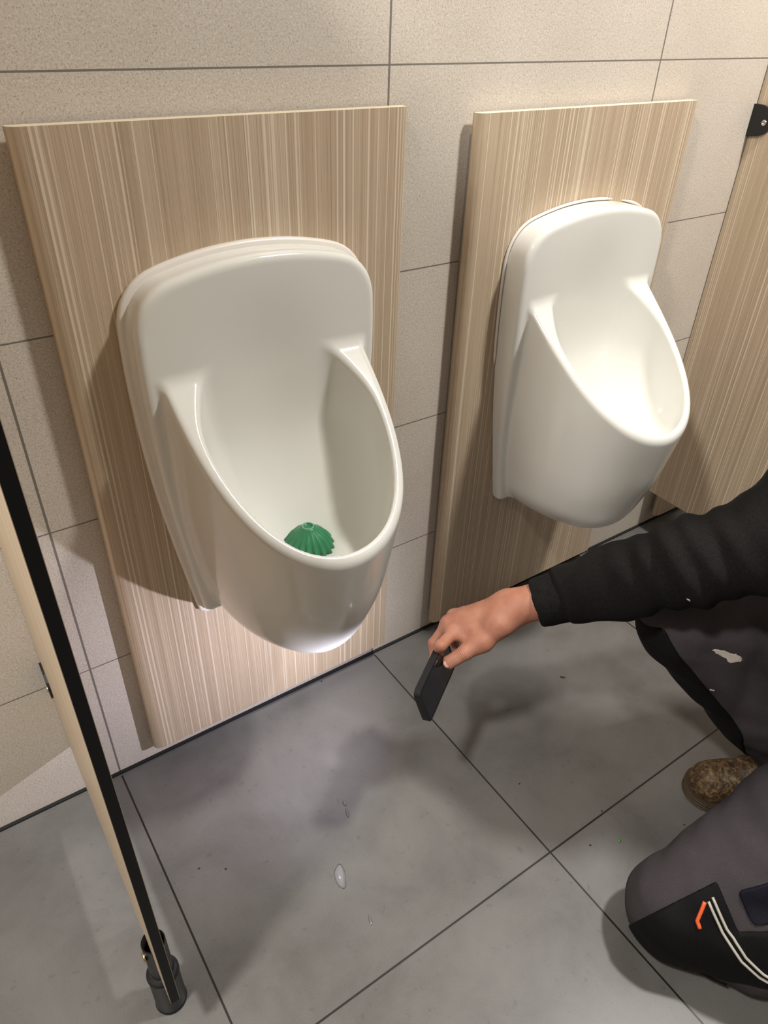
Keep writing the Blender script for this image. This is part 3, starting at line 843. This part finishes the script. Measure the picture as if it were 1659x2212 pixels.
# piping, pull tab, low zip and paint marks, all laid on the cloth
def onto(fn, pts, off, sub=6):
    pts = [npv(p) for p in pts]; out = []
    for a, b in zip(pts[:-1], pts[1:]):
        for k in range(sub): out.append(a+(b-a)*k/sub)
    out.append(pts[-1]); P = np.array(out); e = 1e-3; D = np.eye(3)*e
    for _ in range(8):
        g = np.stack([(fn(P+D[k])-fn(P-D[k]))/(2*e) for k in range(3)], -1)
        P = P - ((fn(P)-off)/((g*g).sum(1)+1e-6))[:, None]*g
    return P
pipe = [(0.6554, -0.8346, 0.1690), (0.6511, -0.8703, 0.1441), (0.6526, -0.9076, 0.1244), (0.6636, -0.9353, 0.1122), (0.6750, -0.9600, 0.1080), (0.6950, -0.9850, 0.1050)]
for k, off in enumerate(((0, 0, 0), (0.0055, -0.0010, 0.0065))):
    b_ = MB(); b_.tube([tuple(q) for q in onto(padL_sdf, [npv(q)+npv(off) for q in pipe], 0.0008)], 0.0021, 8)
    b_.build('piping', M['zip'], padL)
b_ = MB(); b_.tube([tuple(q) for q in onto(padL_sdf, [(0.6530, -0.8310, 0.1660), (0.6440, -0.8345, 0.1560), (0.6338, -0.8382, 0.1432), (0.6318, -0.8458, 0.1372)], 0.002, 4)], 0.0030, 8)
b_.build('pull_tab', M['orange'], padL)
lowz = onto(trouser_sdf, [(0.610, -0.868, 0.030), (0.628, -0.895, 0.030), (0.645, -0.918, 0.032)], 0.0005)
b_ = MB(); b_.tube([tuple(q) for q in lowz], 0.0035, 8); zo = b_.build('zip', M['patch'], trousers)
def smear(pts, name, fn, parent, lo, hi):
    def f(P):
        return smax(fn(P)-0.0012, chain(P, pts, 0.003)+wrinkle(P, 0.0022, 260, 4), 0.0006)
    V_, Q_, N_ = surface(f, lo, hi, 0.0013, slack=1.5)
    if len(V_): link(name, mesh_np(name, V_, Q_, M['paint'], True, N_), parent)
smear([((0.838, -0.622, 0.424), 0.0022), ((0.855, -0.638, 0.416), 0.0045), ((0.868, -0.648, 0.407), 0.0085), ((0.882, -0.652, 0.406), 0.0070)], 'paint_smear', trouser_sdf, trousers, (0.81, -0.68, 0.38), (0.91, -0.59, 0.45))
smear([((0.852, -0.643, 0.334), 0.0025), ((0.862, -0.648, 0.338), 0.0045)], 'paint_smear', trouser_sdf, trousers, (0.82, -0.68, 0.31), (0.89, -0.61, 0.36))
smear([((0.731, -0.611, 0.5735), 0.0025), ((0.734, -0.613, 0.570), 0.0022)], 'paint_smear', sweater_sdf, sweater, (0.70, -0.64, 0.545), (0.76, -0.58, 0.60))

# boot of the raised leg
def boot_frame():
    toe = npv([0.950, -0.675, 0.0]); heel = npv([1.110, -0.800, 0.0]); ax_ = (heel-toe)/np.linalg.norm(heel-toe)
    return toe, heel, ax_
def boot_sdf(P):
    toe, heel, ax_ = boot_frame()
    d = chain(P, [(toe+npv([0, 0, 0.036]), 0.041), ((toe+heel)/2+npv([0, 0, 0.055]), 0.046), (heel+npv([0, 0, 0.05]), 0.044)], 0.03)
    d = smin(d, cone(P, (toe+heel)/2+ax_*0.04+npv([0, 0, 0.06]), Bd['aR']+npv([0, 0, 0.06]), 0.05, 0.05), 0.03)
    return smax(d + wrinkle(P, 0.0012, 80, 2), 0.014-P[:, 2], 0.006)
def sole_sdf(P):
    toe, heel, ax_ = boot_frame(); Q_ = P.copy(); z = P[:, 2]; Q_[:, 2] = 0
    d = cone(Q_, toe*npv([1, 1, 0]), heel*npv([1, 1, 0]), 0.0455, 0.043)
    d = d + 0.0016*np.cos(z*2*math.pi/0.0065)
    return smax(smax(d, z-0.0235, 0.002), 0.0008-z, 0.002)
for nm, fn, mm, hh in (('boot', boot_sdf, 'leather', 0.0035), ('boot_sole', sole_sdf, 'sole', 0.0018)):
    Vp, Qp, Np_ = surface(fn, (0.885, -0.87, -0.003), (1.19, -0.615, 0.24 if nm == 'boot' else 0.030), hh, slack=1.3)
    if nm == 'boot': boot = link('boot', mesh_np(nm, Vp, Qp, M[mm], True, Np_), person)
    else: link('sole', mesh_np(nm, Vp, Qp, M[mm], True, Np_), boot)
# boot of the kneeling leg, toes on the floor behind
def bootL_sdf(P):
    d = chain(P, [(Bd['aL'], 0.050), (npv([1.045, -1.155, 0.075]), 0.046), (npv([1.055, -1.165, 0.045]), 0.044)], 0.03)
    return smax(d + wrinkle(P, 0.0012, 80, 2), 0.002-P[:, 2], 0.006)
Vp, Qp, Np_ = surface(bootL_sdf, (0.90, -1.23, -0.006), (1.14, -1.01, 0.17), 0.0055, slack=1.3)
link('boot', mesh_np('boot', Vp, Qp, M['leather'], True, Np_), person)

# ------------------------------------------------------------------ small things on the floor
def crumb(x, y, sx, sy, sz, rz, m, label, seed, cat='crumb', group=None, name='crumb'):
    b_ = MB(); r_ = random.Random(seed); n = 9; V_ = [(0, 0, sz)]; F_ = []
    for k, (rr, hh) in enumerate(((0.62, 0.80), (1.0, 0.35), (0.9, 0.0))):
        for i in range(n):
            a = 2*math.pi*i/n; j = r_.uniform(0.8, 1.15)
            V_.append((sx*rr*j*math.cos(a), sy*rr*j*math.sin(a), sz*hh))
    for i in range(n):
        F_.append((0, 1+i, 1+(i+1) % n))
        for k in range(2): F_.append((1+k*n+i, 1+(k+1)*n+i, 1+(k+1)*n+(i+1) % n, 1+k*n+(i+1) % n))
    F_.append(tuple(1+2*n+i for i in range(n))[::-1])
    b_.add(V_, F_, 0, True)
    o = b_.build(name, m, None, (x, y, 0.0)); o.rotation_euler = (0, 0, rz); tag(o, label, cat, group); return o
CR = [(0.9273, -0.3039), (0.7243, -0.6477), (0.0922, -0.2963), (0.053, -0.2695), (0.4537, -0.0142), (0.8546, -0.6953), (0.6722, -0.6244), (0.6506, -0.4561), (0.7438, -0.5882)]
DR = [(0.3369, -0.3022), (0.3299, -0.322), (0.2579, -0.5113), (0.2548, -0.4193)]
crumb(CR[0][0], CR[0][1], 0.0065, 0.0028, 0.003, -0.9, M['crumb'], 'long brown crumb on the floor between the phone and the raised knee', 1)
crumb(CR[1][0], CR[1][1], 0.0045, 0.0032, 0.003, 0.4, M['crumbgreen'], 'small green crumb on the floor near the kneeling knee', 2)
GL = ['dark grit speck on the big tile, right one of the pair by left partition',
      'dark grit speck on the big tile, left one of the pair by left partition',
      'dark grit speck on the floor just below the left wood panel',
      'dark grit speck on the floor just left of the brown boot',
      'dark grit speck on the floor to the left of the green crumb',
      'dark grit speck between the phone and the crossing of the floor joints',
      'dark grit speck beside the floor joint, right of the crossing of the joints']
for k in range(2, len(CR)):
    crumb(CR[k][0], CR[k][1], 0.0022, 0.0018, 0.0012, k, M['crumbgrey'], GL[k-2], k, 'grit', 'grit specks on the floor', 'grit_speck')
M['water'] = mat('water', (0.16, 0.158, 0.156), 0.03)
def drop(x, y, sx, sy, h, rz, label, seed):
    b_ = MB(); r_ = random.Random(seed); n = 28; V_ = [(0, 0, h)]; F_ = []; ph_ = [r_.uniform(0, 6.28) for _ in range(3)]
    R_ = [1+0.12*math.sin(2*a+ph_[0])+0.08*math.sin(3*a+ph_[1])+0.04*math.sin(5*a+ph_[2]) for a in [2*math.pi*i/n for i in range(n)]]
    rings = [(0.25, 0.97), (0.5, 0.85), (0.72, 0.62), (0.88, 0.34), (1.0, 0.0)]
    for rr, hh in rings:
        for i in range(n): V_.append((sx*rr*R_[i]*math.cos(2*math.pi*i/n), sy*rr*R_[i]*math.sin(2*math.pi*i/n), h*hh))
    for i in range(n):
        F_.append((0, 1+i, 1+(i+1) % n))
        for k in range(len(rings)-1): F_.append((1+k*n+i, 1+(k+1)*n+i, 1+(k+1)*n+(i+1) % n, 1+k*n+(i+1) % n))
    F_.append(tuple(1+(len(rings)-1)*n+i for i in range(n))[::-1])
    b_.add(V_, F_, 0, True)
    o = b_.build('water_drop', M['water'], None, (x, y, 0.0002)); o.rotation_euler = (0, 0, rz); tag(o, label, 'water drop', 'water drops on the floor'); return o
DL = ['water drop on the floor, the farther of two close together below the lit urinal', 'water drop on the floor, the nearer of two close together below the lit urinal',
      'thin water drop nearest the camera on the floor', 'wide flat patch of water on the middle of the big floor tile']
DS = [(0.007, 0.004, 0.0024), (0.009, 0.0035, 0.0024), (0.009, 0.0028, 0.0020), (0.020, 0.011, 0.0003)]
for k in range(4): drop(DR[k][0], DR[k][1], *DS[k], 1.2, DL[k], k)
